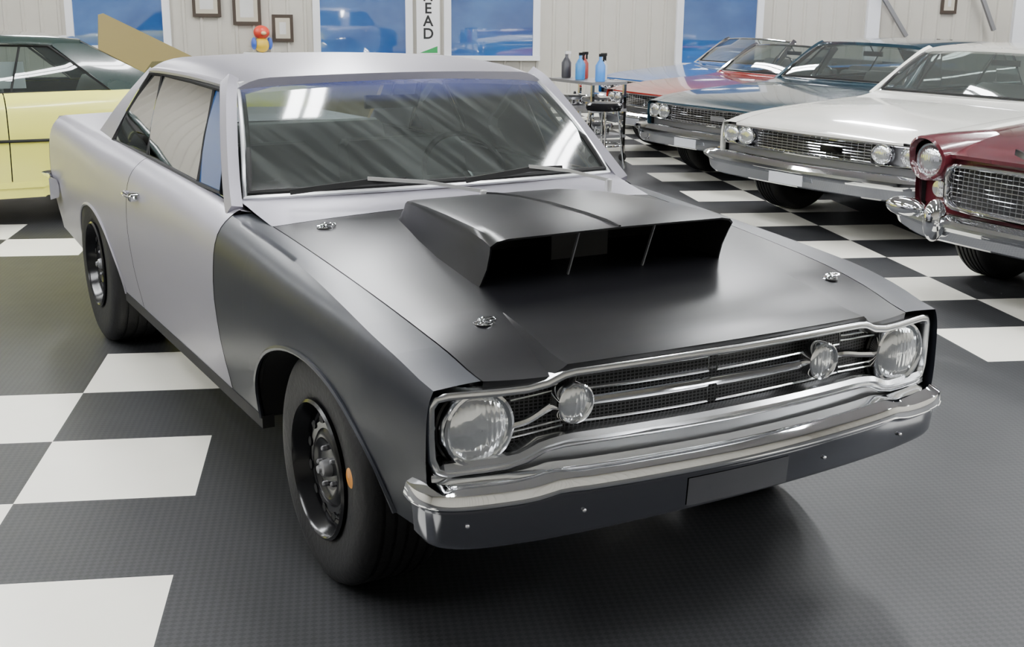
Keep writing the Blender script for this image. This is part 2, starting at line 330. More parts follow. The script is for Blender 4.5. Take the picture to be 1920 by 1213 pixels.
def body(par,P):
    paint=P['paint']; fp=P.get('fender',paint)
    def topf(y): return seamx(y),hoodz(seamx(y),y)
    def topd(y): return .775,hp(y)+.016
    def topq(y):
        if y<3.6: return topd(y)
        if y<4.1: return .775-.035*(y-3.6)/.5,hp(y)+.014
        return .74-.02*(y-4.1),hp(y)+.012
    for sg in (-1,1):
        build('front_fender',[panel(sg,.125,1.66,topf)],fp,par)
        d=build('door',[panel(sg,1.668,2.93,topd)],paint,par)
        hx=hw(2.8)*sp((.85-.33)/(hp(2.8)-.33),PROF)
        hd=[tube(smoothpts([(sg*(hx+.004),2.72,.85),(sg*(hx+.032),2.75,.853),(sg*(hx+.032),2.86,.853),(sg*(hx+.004),2.89,.85)],4),.008)]
        hd+=[lathe([(.018,0),(.018,.03),(.012,.036),(.001,.036)],(sg*hx,2.74,.85),'x',16,sg)]
        build('door_handle',hd,M['chrome'],d,label='chrome door handle')
        build('quarter_panel',[panel(sg,2.938,YT-.02,topq)],paint,par)
        for yc,w,h in ARCH:
            pts=[]
            for k in range(33):
                t=math.pi*k/32; y=yc+w*math.cos(t); z=ROCK+h*math.sin(t)
                if y<.5 and z<.40: z=.40; y=yc-w*math.sqrt(1-((.40-ROCK)/h)**2)
                pts.append((y,z))
            npt=len(pts)
            def f(u,v): 
                y,z=pts[u]; s=(z-.33)/(hp(y)-.33); x=hw(y)*prf(s,y)
                return (sg*(x-(x-.50)*v),y,z)
            build('wheel_well',[grid(f,list(range(npt)),[0.03,.5,1]),([(sg*.5,pts[k][0],pts[k][1]) for k in range(npt-3)],[tuple(range(npt-3))])],M['dark'],par)
            lp=[p for i_,p in enumerate(pts) if i_==0 or (p!=pts[i_-1])]
            lip=[(sg*(hw(y)*prf((z-.33)/(hp(y)-.33),y)+.001),y,z) for y,z in lp]
            build('arch_lip',[tube(lip,.008,n=6)],fp if yc<2 else paint,par)
            if P.get('skirt') and yc>2:
                def sk(u,v):
                    y,z=pts[u]; zz=.24+(z-.24)*v; s=(zz-.33)/(hp(y)-.33); return (sg*(hw(y)*prf(s,y)+.004),y,zz)
                build('fender_skirt',[grid(sk,list(range(npt)),lin(0,1,8))],paint,par)
        build('rocker_panel',[sweep([(sg*.82,y,.315) for y in lin(1.34,3.28,8)],[(-.02,-.02),(.02,-.02),(.02,.022),(-.02,.022)])],P.get('rocker',M['dark']),par)
        if P.get('skirt'):
            for a_,b_ in ((1.34,3.28),(4.2,5.05)):
                build('side_skirt',[grid(lambda y,v:(sg*(hw(y)*.945-.004-.01*v),y,.345-.125*v),lin(a_,b_,8),[0,.5,1])],paint,par)
    def ln(sg):
        def f(y,v):
            x,_,z=sidept(y,v); return (sg*(x-.02),y,z-.012)
        return grid(f,ysamp(.16,YT-.05),[0.02,.3,.6,.8,.9,.97,1.])
    def lh(y,v): return ((seamx(y)+.03)*v,y,hoodz(seamx(y)*v,y)-.030)
    build('body_liner',[ln(-1),ln(1),grid(lh,lin(.16,1.6,12),lin(-1,1,9))],M['dark'],par)
    y1=1.45; K0=.225
    W0=.485
    main=P.get('main')
    def hood(q,k):
        sg=1 if q>=0 else -1; a=abs(q)
        n=min(1,max(0,(K0-k)/K0))
        w1=W0+.002+.036*n
        def sx(X):
            yf=fy(X)+.002; return yf+(y1-yf+.02*(1-(X/.74)**2))*k
        S=seamx(sx(.7))-.004
        if a<=1: X=W0*a
        elif a<=2: X=W0+(w1-W0)*(a-1)
        else: X=w1+(S-w1)*(a-2)
        y=sx(X)-(.004 if main and a<1.5 and k==0 else 0)
        z=hoodz(X,y)
        if main:
            bul=.012*min(1,max(0,(.62-k)/.40))**1.5
            cen=bul+.005*n
            out=(bul*(1-n)-.009*n)
            if a<=1: z+=cen
            elif a<=2: z+=cen+(out-cen)*(a-1)
            else: z+=out*(1-(a-2)**2)
        else: z-=.01*max(0,(.25-y)/.25)**2
        return (sg*X,y,z)
    ks=[0,.02,.05,.08,.11,.14,.17,.20,K0,.25,.3,.35,.4,.45,.5,.55,.62,.7,.8,.9,1.]
    pos=[.12,.25,.4,.55,.7,.85,.95,1.,1.33,1.66,2.,2.08,2.25,2.45,2.65,2.85,3.]
    qq=[-a for a in pos[::-1]]+[0]+pos
    lip=grid(lambda u,v:(hood(v,0)[0],hood(v,0)[1]+.004*u,hood(v,0)[2]-.02*u),[0,1],qq)
    build('hood',[grid(lambda k,v:hood(v,k),ks,qq),lip],P.get('hood',paint),par,ang=9 if main else 28)
    def cowl(u,v):
        ya=y1+.006+.02*(1-v*v); yb_=1.73-.10*(1-v*v)+.01
        y=ya+(yb_-ya)*u; X=v*(.742+.02*u)
        return (X,y,hoodz(X,y)*(1-u)+u*(WZ+.006*(1-v*v)-.004)-.006*math.sin(math.pi*u))
    build('cowl_panel',[grid(cowl,lin(0,1,7),lin(-1,1,17)),grid(lambda y,v:((.742+.035*v),y,hp(y)+.006+.008*v),lin(1.66,1.78,3),[0,1]),grid(lambda y,v:(-(.742+.035*v),y,hp(y)+.006+.008*v),lin(1.66,1.78,3),[0,1])],P.get('cowl',paint),par)
    def deck(y,v): return (v*(.74-.02*(y-4.1)),y,hp(y)+.012+.014*(1-v*v))
    build('trunk_lid',[grid(deck,lin(4.1,YT-.03,8),lin(-1,1,13))],paint,par)
    def tail(u,v):
        z=.36+(hp(YT)-.35)*u; s=(z-.33)/(hp(YT)-.33); x=hw(YT-.02)*sp(s,PROF); return (x*v,YT-.025+.02*math.sin(math.pi*u),z)
    build('rear_panel',[grid(tail,lin(0,1,9),lin(-1,1,9))],paint,par)
    tp=[(-.90,4.82),(-.905,4.98),(-.86,5.14),(-.6,5.18),(0,5.20),(.6,5.18),(.86,5.14),(.905,4.98),(.90,4.82)]
    build('rear_bumper',[sweep(smoothpts([(a*.97,b,.60) for a,b in tp],5),[(-.02,-.06),(.025,-.05),(.035,.0),(.02,.05),(-.02,.06)])],M['chrome'],par)

def bumper(par,zt,zb,yoff=0,label='chrome front bumper',thick=1.,main=False):
    if main: base=[(-.832,.19),(-.836,.15),(-.830,.118),(-.810,.090),(-.76,.066),(-.66,.044),(-.55,.026),(-.35,.006),(-.15,-.006),(0,-.009)]
    else: base=[(-.885,.42),(-.90,.30),(-.895,.19),(-.865,.115),(-.80,.075),(-.68,.045),(-.55,.02),(-.35,.0),(-.15,-.012),(0,-.015)]
    rs=.975 if main else 1.
    pts=smoothpts([(a,b+yoff,0) for a,b in base]+[(-a*rs,b+yoff,0) for a,b in base[::-1][1:]],5)
    n=len(pts)
    def mk(secf,name,mat,par_,lab=None):
        V=[];F=[]
        for i,p in enumerate(pts):
            t=Vector(pts[min(n-1,i+1)])-Vector(pts[max(0,i-1)]); t.normalize(); o=Vector((t.y,-t.x,0))
            T=zt(p[0]); Bz=zb(p[0]); sec=secf(T,Bz)
            for d,z in sec: V.append((p[0]+o.x*d*thick,p[1]+o.y*d*thick,z))
        m=len(sec)
        for i in range(n-1):
            for j in range(m-1): F.append((i*m+j,i*m+j+1,(i+1)*m+j+1,(i+1)*m+j))
        F.append(tuple(range(m))); F.append(tuple((n-1)*m+j for j in range(m)))
        return build(name,[(V,F)],mat,par_,label=lab,ang=16)
    if main:
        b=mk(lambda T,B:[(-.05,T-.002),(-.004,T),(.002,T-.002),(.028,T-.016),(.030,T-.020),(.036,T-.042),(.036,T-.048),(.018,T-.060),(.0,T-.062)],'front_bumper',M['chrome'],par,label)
        mk(lambda T,B:[(.0,T-.059),(.0150,T-.0612),(.016,T-.068),(.010,B+.012),(.004,B+.002),(-.012,B),(-.05,B+.01)],'bumper_apron',M['shadedchrome'],b,'chrome lower face of the bumper, floor reflection painted dark')
    else:
        b=mk(lambda T,B:[(-.05,T-.005),(-.01,T),(.012,T-.005),(.030,T-.016*(T-B)/.16),(.040,T-.036*(T-B)/.16),(.040,T-.054*(T-B)/.16),(.030,T-.066*(T-B)/.16),(.020,T-.074*(T-B)/.16),(.016,T-.085*(T-B)/.16),(.008,B+.015),(.0,B+.004),(-.012,B),(-.05,B+.01)],'front_bumper',M['chrome'],par,label)
    return b

def frame_ring(half,c=.05,e=.10,inset=.02,deep=.05,rs=1.,fwd=.008):
    loop=[(x*rs,z) for x,z in half]+[(-x,z) for x,z in half[::-1][1:-1]]
    n=len(loop); V=[];F=[]; nor=[]
    for i in range(n):
        a=Vector((loop[i][0]-loop[i-1][0],loop[i][1]-loop[i-1][1])).normalized(); b=Vector((loop[(i+1)%n][0]-loop[i][0],loop[(i+1)%n][1]-loop[i][1])).normalized()
        t=(a+b).normalized(); nn=Vector((t.y,-t.x)); k=1/max(.5,nn.dot(Vector((a.y,-a.x)))); nor.append(nn*k)
    prof=[(-.004,.03),(-.004,.006-fwd),(.004,-fwd),(inset*.6,.002-fwd),(inset,.006),(inset+.004,deep)]
    for i in range(n):
        for d,dy in prof:
            x=loop[i][0]+nor[i].x*d; z=loop[i][1]+nor[i].y*d
            V.append((x,fy(x,c,e)+dy,z))
    m=len(prof)
    for i in range(n):
        for j in range(m-1): F.append((i*m+j,i*m+j+1,((i+1)%n)*m+j+1,((i+1)%n)*m+j))
    return V,F

# ================================================================== MAIN CAR
def main_car():
    P=dict(main=True,paint=M['silver'],fender=M['gunmetal'],hood=M['black'],roofmat=M['silver'],ventglass=M['reflglass'])
    car=empty('car',(0,0,0),0,'satin silver two-door hardtop with black fenders, hood and scoop','car')
    body(car,P); greenhouse(car,P); interior(car,P)
    half=[(0,.792),(.25,.791),(.47,.787),(.50,.782),(.54,.765),(.59,.757),(.66,.756),(.78,.757),(.812,.752),(.827,.730),(.828,.66),(.825,.60),(.812,.565),(.78,.553),(.70,.553),(.64,.556),(.59,.568),(.54,.592),(.49,.598),(.25,.598),(0,.598)]
    build('grille_surround',[frame_ring(half,inset=.022,rs=.985,fwd=.016)],M['brushed'],car,label='bright metal grille surround',ang=50)
    bandpts=[(x,fy(x)-.006,sp(abs(x),[(0,.618),(.46,.616),(.54,.606),(.62,.578),(.80,.573)])) for x in lin(-.79,.78,61)]
    build('lower_grille_molding',[sweep(bandpts,[(-.01,-.018),(.006,-.016),(.010,0),(.002,.012),(-.012,.014)])],M['brushed'],car)
    def val(u,v):
        x=.818*v; zt=sp(abs(x),[(0,.604),(.5,.604),(.6,.563),(.84,.558)]); zz=zt+(.43-zt)*u
        return (x,fy(x)-.004+.02*u,zz)
    build('front_valance',[grid(val,[0,.3,.6,1],lin(-1,1,41))],M['satinmetal'],car,label='bright metal valance above the bumper')
    def back(u,v):
        x=.825*v; zt=sp(abs(x),[(0,.790),(.5,.782),(.57,.76),(.83,.752)]); zb=sp(abs(x),[(0,.596),(.5,.594),(.6,.56),(.83,.56)])
        return (x,fy(x)+.055,zb+(zt-zb)*u)
    gr=build('grille',[grid(back,lin(0,1,5),lin(-1,1,31))],M['grillemesh'],car,label='black fine mesh grille')
    def bar(pts,r): build('grille_bar',[tube(smoothpts([(x,fy(x)+dy,z) for x,dy,z in pts],5),r,n=8)],M['chrome'],gr,label='bright horizontal grille bar')
    CG=-.04
    LP={-1:-.462,1:.325}; HL={-1:-.703,1:.672}
    bar([(LP[-1]+.045,.022,.697),(-.25,.018,.700),(CG,.016,.702),(.17,.018,.700),(LP[1]-.045,.022,.698)],.010)
    bar([(LP[-1]-.04,.028,.692),(-.53,.028,.680),(-.57,.028,.66),(-.61,.028,.652)],.010)
    bar([(LP[1]+.045,.028,.697),(.44,.028,.694),(.51,.028,.680),(.58,.028,.668)],.010)
    for s in (-1,1): bar([(s*.780,.03,.672),(s*.808,.01,.672)],.008)
    def rod(pts,r=.0036,closed=False): build('grille_molding',[tube([(x,fy(x)+.034,z) for x,z in pts],r,closed,n=6)],M['brushed'],gr)
    for s,xe in ((-1,LP[-1]+.02),(1,LP[1]+.10)):
        for A,B in ((.722,.762),(.640,.682)):
            x0=CG+s*.014; n_=9
            xs=lin(x0,xe,n_)
            rod([(x,A) for x in xs]+[(x,B) for x in xs[::-1]],closed=True)
    for z0 in (.740,.726,.646,.632): rod([(x,z0-.012*(abs(x)-.5)/.1) for x in lin(-.475,-.61,4)],.0028)
    for z0 in (.742,.728,.650,.636): rod([(x,z0-.006*(abs(x)-.5)/.1) for x in lin(.43,.585,4)],.0028)
    for s in (-1,1):
        x=HL[s]
        headlight(car,x,fy(x)+.006,.662,.084,depth=.020)
        headlight(car,LP[s],fy(LP[s])+.004,.700,.046,name='parking_light',depth=.008)
        build('headlight_bezel',[lathe([(.106,-.03),(.103,-.016),(.098,-.012),(.094,-.02)],(x,fy(x)+.012,.662),'y',40,-1)],M['wheelblack'],car)
    zt=lambda x:sp(abs(x),[(0,.560),(.48,.564),(.54,.567),(.60,.557),(.66,.553),(.80,.552),(.9,.546)])
    zb=lambda x:sp(x,[(-.87,.44),(-.83,.395),(-.7,.388),(0,.402),(.6,.408),(.78,.412),(.82,.44),(.9,.47)])
    bm=bumper(car,zt,zb,main=True)
    build('license_recess',[grid(lambda u,v:(-.02+.165*v,-.0268+.006*u+.0035*abs(v)**2,.488-.076*u),[0,1],lin(-1,1,7))],M['platechrome'],bm,smooth=False)
    for x in (-.77,-.48,.28,.60):
        y=sp(abs(x),[(0,-.024),(.3,-.014),(.52,.006),(.72,.040),(.8,.062)])
        build('bumper_bolt',[blob((x,y,.455),(.006,.006,.006),8,10)],M['chrome'],bm)
    # hood scoop
    CX=-.030
    st=[(.530,.392,.420,1.020),(.60,.390,.420,1.027),(.70,.384,.412,1.031),(.9,.366,.396,1.031),(1.1,.338,.365,1.024),(1.25,.312,.335,1.012),(1.32,.300,.322,1.004),(1.345,.292,.318,.990),(1.37,.284,.31,.945)]
    def sec(y,wt,wb,zt,i):
        fl=.020 if i==0 else .010 if i==1 else .003 if i==2 else 0
        q=[(-wb-.002,0),(-wb+.004,.14),(-wb+(wb-wt)*.4,.42),(-wt-.006-fl*.7,.72),(-wt-.004-fl*1.0,.87),(-wt+.003-fl*.5,.955),(-wt+.026,.992)]
        return q+[(-wt*.4,1.005),(0,1.012),(wt*.4,1.005)]+[(-a,b) for a,b in q[::-1]]
    def sc(i,k,off=0.):
        y,wt,wb,zt=st[i]; a,b=sec(y,wt,wb,zt,i)[k]
        zb_=hoodz(min(.44,abs(a)),y)-.002; z=zb_+(zt-zb_)*b
        yy=y+((.075 if i==0 else .045 if i==1 else .02 if i==2 else 0)*(1-min(1,b)))
        s=1-off/.42
        return (CX+a*s,yy,z-off*b)
    m=17
    outer=grid(lambda i,k:sc(i,k),list(range(len(st))),list(range(m)))
    inner=grid(lambda i,k:sc(i,k,.005),[0,1,2,3],list(range(m)))
    rim=grid(lambda u,k:sc(0,k,.005*u),[0,1],list(range(m)))
    hs=build('hood_scoop',[outer,rim],M['black'],car,ang=32,label='satin black wide hood scoop')
    backp=[sc(3,k,.005) for k in range(m)]
    build('scoop_interior',[inner,(backp,[tuple(range(m))])],M['dark'],hs)
    build('scoop_baffle',[box(CX-.10,CX+.10,.74,.76,.885,.985)],M['interior'],hs,smooth=False)
    for x in (CX-.130,CX+.130):
        build('scoop_divider',[([(x-.002,.603,.868),(x-.002,.540,1.021),(x-.002,.548,1.021),(x-.002,.611,.868),(x+.002,.603,.868),(x+.002,.540,1.021),(x+.002,.548,1.021),(x+.002,.611,.868)],[(0,1,2,3),(4,7,6,5),(0,4,5,1),(1,5,6,2),(0,3,7,4),(2,6,7,3)])],M['grey'],hs,smooth=False)
    build('scoop_ridge',[sweep([(CX,y,z) for y,z in ((.535,1.022),(.6,1.030),(.7,1.034),(.9,1.035),(1.1,1.027),(1.25,1.015),(1.32,1.007))],[(-.006,-.006),(.006,-.006),(.003,.004),(-.003,.004)])],M['black'],hs)
    for x,y in ((-.560,.37),(.620,.36),(-.60,1.36),(.60,1.36)):
        z=hoodz(x,y)+(.006 if y<1 else 0)
        pin=build('hood_pin',[lathe([(.026,0),(.026,.003),(.011,.005),(.006,.006),(.006,.016),(.001,.018)],(x,y,z),'z',18)],M['chrome'],car,label='chrome hood pin and clip')
        ring=[(x+.024*math.cos(t)+.012,y+.014*math.sin(t),z+.010) for t in [2*math.pi*k/20 for k in range(20)]]
        build('clip',[tube(ring,.0024,True,6),tube([(x-.03,y-.01,z+.008),(x+.03,y+.005,z+.011),(x+.045,y+.018,z+.007)],.0024,n=6)],M['chrome'],pin)
    for (ax,ay,az),(bx,by,bz),(cx,cy,cz) in (((.03,1.46,.990),(-.36,1.57,1.045),(-.62,1.62,1.01)),((.60,1.52,.985),(.28,1.57,1.05),(.02,1.57,1.015))):
        w=build('wiper',[sweep([(ax,ay,az),((ax+bx)/2,(ay+by)/2,(az+bz)/2+.010),(bx,by,bz)],[(-.004,-.006),(.004,-.006),(.004,.006),(-.004,.006)]),lathe([(.014,-.05),(.014,.008),(.001,.012)],(ax,ay,az-.005),'z',14)],M['wiperwhite'],car,label='bright metal wiper arm')
        build('wiper_blade',[sweep([(bx+.14,by-.005,bz-.012),(bx,by,bz-.010),(cx,cy,cz)],[(-.005,-.010),(.005,-.010),(.003,.008),(-.003,.008)])],M['dark'],w,label='black rubber wiper blade')
    for sg in (-1,1):
        wheel(car,.842,.82,.340,.24,sg,main=True,rr=.192)
        wheel(car,.868,3.74,.380,.31,sg,main=True,rr=.195)
    build('marker_sticker',[lathe([(.03,0),(.028,.006),(.001,.010)],(-.842,.58,.40),'x',20,-1)],M['amber'],car,label='round amber marker')  # amber sticker disc set on the tire sidewall
    return car

# ================================================================== background cars
def bg_car(name,loc,rot,label,scale,P,style,roof=True):
    global TR
    TR=list(scale)
    e=empty(name,loc,rot,label,'car')
    P=dict(P); P['roof']=roof
    body(e,P); greenhouse(e,P); interior(e,P)
    paint=P['paint']; ch=M['chrome']
    def back(u,v):
        x=.84*v; return (x,fy(x)+.05,.40+.37*u)
    build('front_panel',[grid(back,lin(0,1,5),lin(-1,1,21))],paint if style=='fifties' else M['grey'],e)
    if style=='quad':
        half=[(0,.762),(.5,.760),(.78,.752),(.82,.74),(.835,.70),(.83,.64),(.81,.605),(.5,.60),(0,.60)]
        build('grille_surround',[frame_ring(half,inset=.014)],ch,e)
        gr=[]
        for k in range(7):
            z=.618+.021*k; gr.append(tube([(x,fy(x)+.03,z) for x in lin(-.47,.47,15)],.0045,n=6))
        for k in range(21):
            x=-.47+.047*k; gr.append(tube([(x,fy(x)+.034,.605),(x,fy(x)+.034,.76)],.003,n=4))
        build('grille',[grid(lambda u,v:(.49*v,fy(.49*v)+.045,.60+.165*u),[0,1],lin(-1,1,15))],M['grille'],e)
        build('grille_bar',gr,ch,e)
        build('grille_emblem',[box(.12,.30,.052,.06,.655,.70)],ch,e,smooth=False)
        for s in (-1,1):
            for xx in (.565,.745): headlight(e,s*xx,fy(xx)+(.012 if xx>.6 else .0),.685,.064)
        zt=lambda a:sp(abs(a),[(0,.56),(.7,.565),(.9,.555)]); zb=lambda a:sp(abs(a),[(0,.37),(.75,.37),(.9,.42)])
        b=bumper(e,zt,zb,-.04,thick=1.6)
        build('license_plate',[box(-.14,.14,-.125,-.118,.40,.48)],M['plate'],b,smooth=False)
    elif style=='fifties':
        half=[(0,.738),(.40,.736),(.55,.73),(.60,.71),(.615,.66),(.61,.55),(.59,.51),(.54,.492),(.40,.487),(0,.485)]
        build('grille_surround',[frame_ring(half,c=.03,inset=.018)],ch,e)
        build('grille',[grid(lambda u,v:(.6*v,fy(.6*v)+.035,.49+.24*u),[0,1],lin(-1,1,13))],M['grille'],e)
        gr=[]
        for k in range(10):
            z=.508+.023*k; gr.append(tube([(x,fy(x)+.02,z) for x in lin(-.59,.59,13)],.0026,n=5))
        for k in range(33):
            x=-.585+.0365*k; gr.append(tube([(x,fy(x)+.022,.495),(x,fy(x)+.022,.728)],.0024,n=4))
        build('grille_bar',gr,ch,e)
        for s in (-1,1):
            headlight(e,s*.735,fy(.735)-.02,.735,.086,depth=.03)
            hoodv=lathe([(.135,-.45),(.134,-.15),(.130,.0),(.124,.055),(.110,.066),(.10,.03)],(s*.735,fy(.735),.745),'y',32,-1)
            V=[(x,y-(.045 if (z>.745 and y<fy(.735)) else 0)*((z-.745)/.13),z) for x,y,z in hoodv[0]]
            build('headlight_hood',[(V,hoodv[1])],paint,e)
            build('parking_light',[lathe([(.05,0),(.045,.01),(.001,.016)],(s*.70,fy(.735)+.035,.575),'y',24,-1)],M['lens'],e)
        zt=lambda a:sp(abs(a),[(0,.475),(.5,.475),(.7,.49),(.9,.49)]); zb=lambda a:sp(abs(a),[(0,.33),(.6,.33),(.9,.38)])
        b=bumper(e,zt,zb,-.06,thick=1.8)
        for s in (-1,1):
            build('bumper_guard',[blob((s*.50,-.11,.45),(.055,.07,.115))],ch,b)
            build('bumper_guard',[blob((s*.74,-.06,.485),(.13,.07,.055))],ch,b)
        build('hood_emblem',[sweep([(-.20,.10,.835),(-.09,.055,.815),(0,.04,.80),(.09,.055,.815),(.20,.10,.835)],[(-.014,-.014),(.010,-.014),(.010,.016),(-.010,.016)]),blob((0,.035,.805),(.05,.02,.03))],ch,e)
        build('hood_ornament',[sweep([(0,.16,.83),(0,.3,.865),(0,.5,.885),(0,.62,.885)],[(-.012,-.02),(.012,-.02),(.008,.018),(-.008,.018)])],ch,e)
    for sg in (-1,1):
        for y in (.83,3.74):
            wheel(e,.85 if not P.get('skirt') else .78,y,.35,.2,sg,rr=.19,white=P.get('white',False))
    if P.get('spear'):
        for sg in (-1,1):
            build('side_molding',[tube([(sg*(hw(y)+.004),y,.66-.02*(y-1)/3) for y in lin(.4,4.95,20)],.012,n=6)],P['spear'],e)
    if P.get('paper'):
        build('window_sign',[([(.70,2.75,1.01),(.70,3.10,1.01),(.655,3.10,1.20),(.655,2.75,1.20)],[(0,1,2,3)])],M['paper'],e,smooth=False,label='white paper sheet inside the window')
    if P.get('fin'):
        for sg in (-1,):
            h=P['fin']; fn=[]
            for xo in (-.03,.03):
                fn+=[(sg*.78+xo,3.45,.95),(sg*.78+xo*.6,3.7,1.0+h*.16),(sg*.78+xo*.3,4.95,.95+h),(sg*.78+xo*.3,5.0,.93+h),(sg*.78+xo,5.06,.80)]
            build('tail_fin',[(fn,[(0,1,2,3,4),(5,9,8,7,6),(0,5,6,1),(1,6,7,2),(2,7,8,3),(3,8,9,4),(0,4,9,5)])],P.get('finmat',paint),e,smooth=False)
    TR=[1.,1.,1.]
    return e

M['reflglass']=principled('blue_reflection_vent_glass',(.02,.09,.28),0,.05,coat=1.)  # vent pane with its blue reflection painted in as base colour
M['paper']=principled('white_paper',(.85,.86,.88),0,.6)
M['platechrome']=principled('license_recess_metal',(.30,.30,.315),.9,.25)
M['wiperwhite']=principled('bright_wiper_metal',(.70,.70,.69),.7,.3)
M['white_rubber']=principled('whitewall_rubber',(.7,.7,.68),0,.6)
M['plate']=principled('license_plate_paint',(.55,.56,.6),0,.4)
gm=M['grillemesh']=principled('grille_mesh_black',(.02,.02,.022),.4,.4)
nt=gm.node_tree; b=nt.nodes['Principled BSDF']; tc=nt.nodes.new('ShaderNodeTexCoord')
br=nt.nodes.new('ShaderNodeTexBrick'); br.offset=0; br.inputs['Scale'].default_value=1; br.inputs['Brick Width'].default_value=.012; br.inputs['Row Height'].default_value=.009; br.inputs['Mortar Size'].default_value=.0018
br.inputs['Color1'].default_value=(.004,.004,.004,1); br.inputs['Color2'].default_value=(.006,.006,.006,1); br.inputs['Mortar'].default_value=(.10,.10,.105,1)
sx=nt.nodes.new('ShaderNodeSeparateXYZ'); cx=nt.nodes.new('ShaderNodeCombineXYZ')
nt.links.new(tc.outputs['Object'],sx.inputs[0]); nt.links.new(sx.outputs[0],cx.inputs[0]); nt.links.new(sx.outputs[2],cx.inputs[1]); nt.links.new(cx.outputs[0],br.inputs['Vector']); nt.links.new(br.outputs['Color'],b.inputs['Base Color'])

main_car()
def paint(n,c,rough=.22,metal=.0): return principled(n,c,metal,rough,coat=1.,var=.03)
cream=paint('cream_white_paint',(.86,.85,.78)); maroon=paint('maroon_paint',(.085,.012,.018)); teal=paint('dark_teal_paint',(.02,.055,.08),metal=.2)
red=paint('red_paint',(.45,.03,.02)); blue=paint('blue_paint',(.02,.13,.42)); yellow=principled('pale_yellow_paint',(.80,.78,.15),0,.3,coat=.4); tan=paint('tan_gold_paint',(.36,.29,.13))
dteal=paint('dark_green_roof_paint',(.02,.035,.032)); 
R=-math.pi/2
seatw=principled('light_vinyl',(.5,.5,.48),0,.5)
bg_car('car',(3.50,1.83,0),R,'maroon fifties sedan with chrome mesh grille and bullet bumper',(1.08,1.0,1.05),dict(paint=maroon,roofmat=cream,trim=M['chrome'],seat=seatw),'fifties')
bg_car('car',(4.16,4.30,0),R+.05,'cream white sixties hardtop with four headlights and chrome bumper',(1.17,1.04,.95),dict(paint=cream,roofmat=cream,trim=M['chrome'],seat=seatw),'quad')
bg_car('car',(4.95,6.50,0),R+.03,'dark teal sixties car with chrome grille and four headlights',(1.06,1.02,.93),dict(paint=teal,roofmat=teal,trim=M['chrome']),'quad')
bg_car('car',(5.85,8.62,0),R,'red open convertible with chrome windshield frame',(1.02,1.,.86),dict(paint=red,roofmat=M['chrome'],trim=M['chrome']),'quad',roof=False)
bg_car('car',(7.10,10.65,0),R,'blue open convertible with chrome windshield frame',(1.02,1.,.86),dict(paint=blue,roofmat=M['chrome'],trim=M['chrome']),'quad',roof=False)
bg_car('car',(-3.88,7.95,0),R,'pale yellow fifties car with dark roof and black side trim',(1.06,1.05,.98),dict(paint=yellow,roofmat=dteal,trim=M['chrome'],spear=M['dark'],seat=seatw,skirt=True,rocker=yellow,paper=True),'quad')
bg_car('car',(5.80,11.7,0),-R,'tan gold finned classic convertible',(1.05,1.03,.70),dict(paint=tan,roofmat=M['chrome'],trim=M['chrome'],fin=1.15,finmat=principled('gold_fin_paint',(.33,.26,.10),.1,.4)),'quad',roof=False)

# ================================================================== room
A_=-.375; S_=.591; OX,OY=-.906,3.464; ca,sa=math.cos(A_),math.sin(A_)
def LT(i,j,z=0): return (OX+S_*(i*ca+j*sa),OY+S_*(i*sa-j*ca),z)
I0,I1,J0,J1=-14,30,-22,15
def struct(o): o['kind']='structure'; return o
floor_dark=principled('dark_floor_tile',(.030,.031,.032),0,.46,var=.18,spec=.28)
floor_white=principled('white_floor_tile',(.88,.86,.76),0,.33,var=.04)
def tilebump(m,strength,c1=None,c2=None):
    nt=m.node_tree;b=nt.nodes['Principled BSDF']; tc=nt.nodes.new('ShaderNodeTexCoord')
    mp=nt.nodes.new('ShaderNodeMapping'); mp.inputs['Rotation'].default_value=(0,0,-A_+math.pi/4); nt.links.new(tc.outputs['Object'],mp.inputs[0])
    c=nt.nodes.new('ShaderNodeTexChecker'); c.inputs['Scale'].default_value=60
    nt.links.new(mp.outputs[0],c.inputs[0])
    if c1:
        c.inputs['Color1'].default_value=(*c1,1); c.inputs['Color2'].default_value=(*c2,1); nt.links.new(c.outputs['Color'],b.inputs['Base Color'])
    bp=nt.nodes.new('ShaderNodeBump'); bp.inputs['Strength'].default_value=strength; bp.inputs['Distance'].default_value=.004
    nt.links.new(c.outputs['Fac'],bp.inputs['Height']); nt.links.new(bp.outputs[0],b.inputs['Normal'])
tilebump(floor_dark,.5,(.024,.025,.027),(.037,.038,.040))
white=set([(0,0),(0,2),(0,4),(0,6),(-1,1),(-1,3),(-1,5),(-1,7)])
for j in range(-22,8):
    if j%2==0: white.add((7,j))
    else: white.add((8,j))
for i in range(-12,0):
    if i%2: white.add((i,-6))
    else: white.add((i,-5))
V=[];F=[];MI=[]
nj=J1-J0+1
for i in range(I0,I1+1):
    for j in range(J0,J1+1): V.append(LT(i,j))
for i in range(I0,I1):
    for j in range(J0,J1):
        a=(i-I0)*nj+(j-J0); F.append((a,a+1,a+nj+1,a+nj)); MI.append(1 if (i,j) in white else 0)
me=bpy.data.meshes.new('floor'); me.from_pydata(V,[],F); me.materials.append(floor_dark); me.materials.append(floor_white); me.polygons.foreach_set('material_index',MI); me.update()
fo=bpy.data.objects.new('floor',me); COL.objects.link(fo); struct(fo)
HC=4.2
wallm=principled('ribbed_wall_panel',(.53,.505,.44),0,.5,var=.04)
ceilm=principled('ceiling_grey',(.42,.42,.43),0,.7)
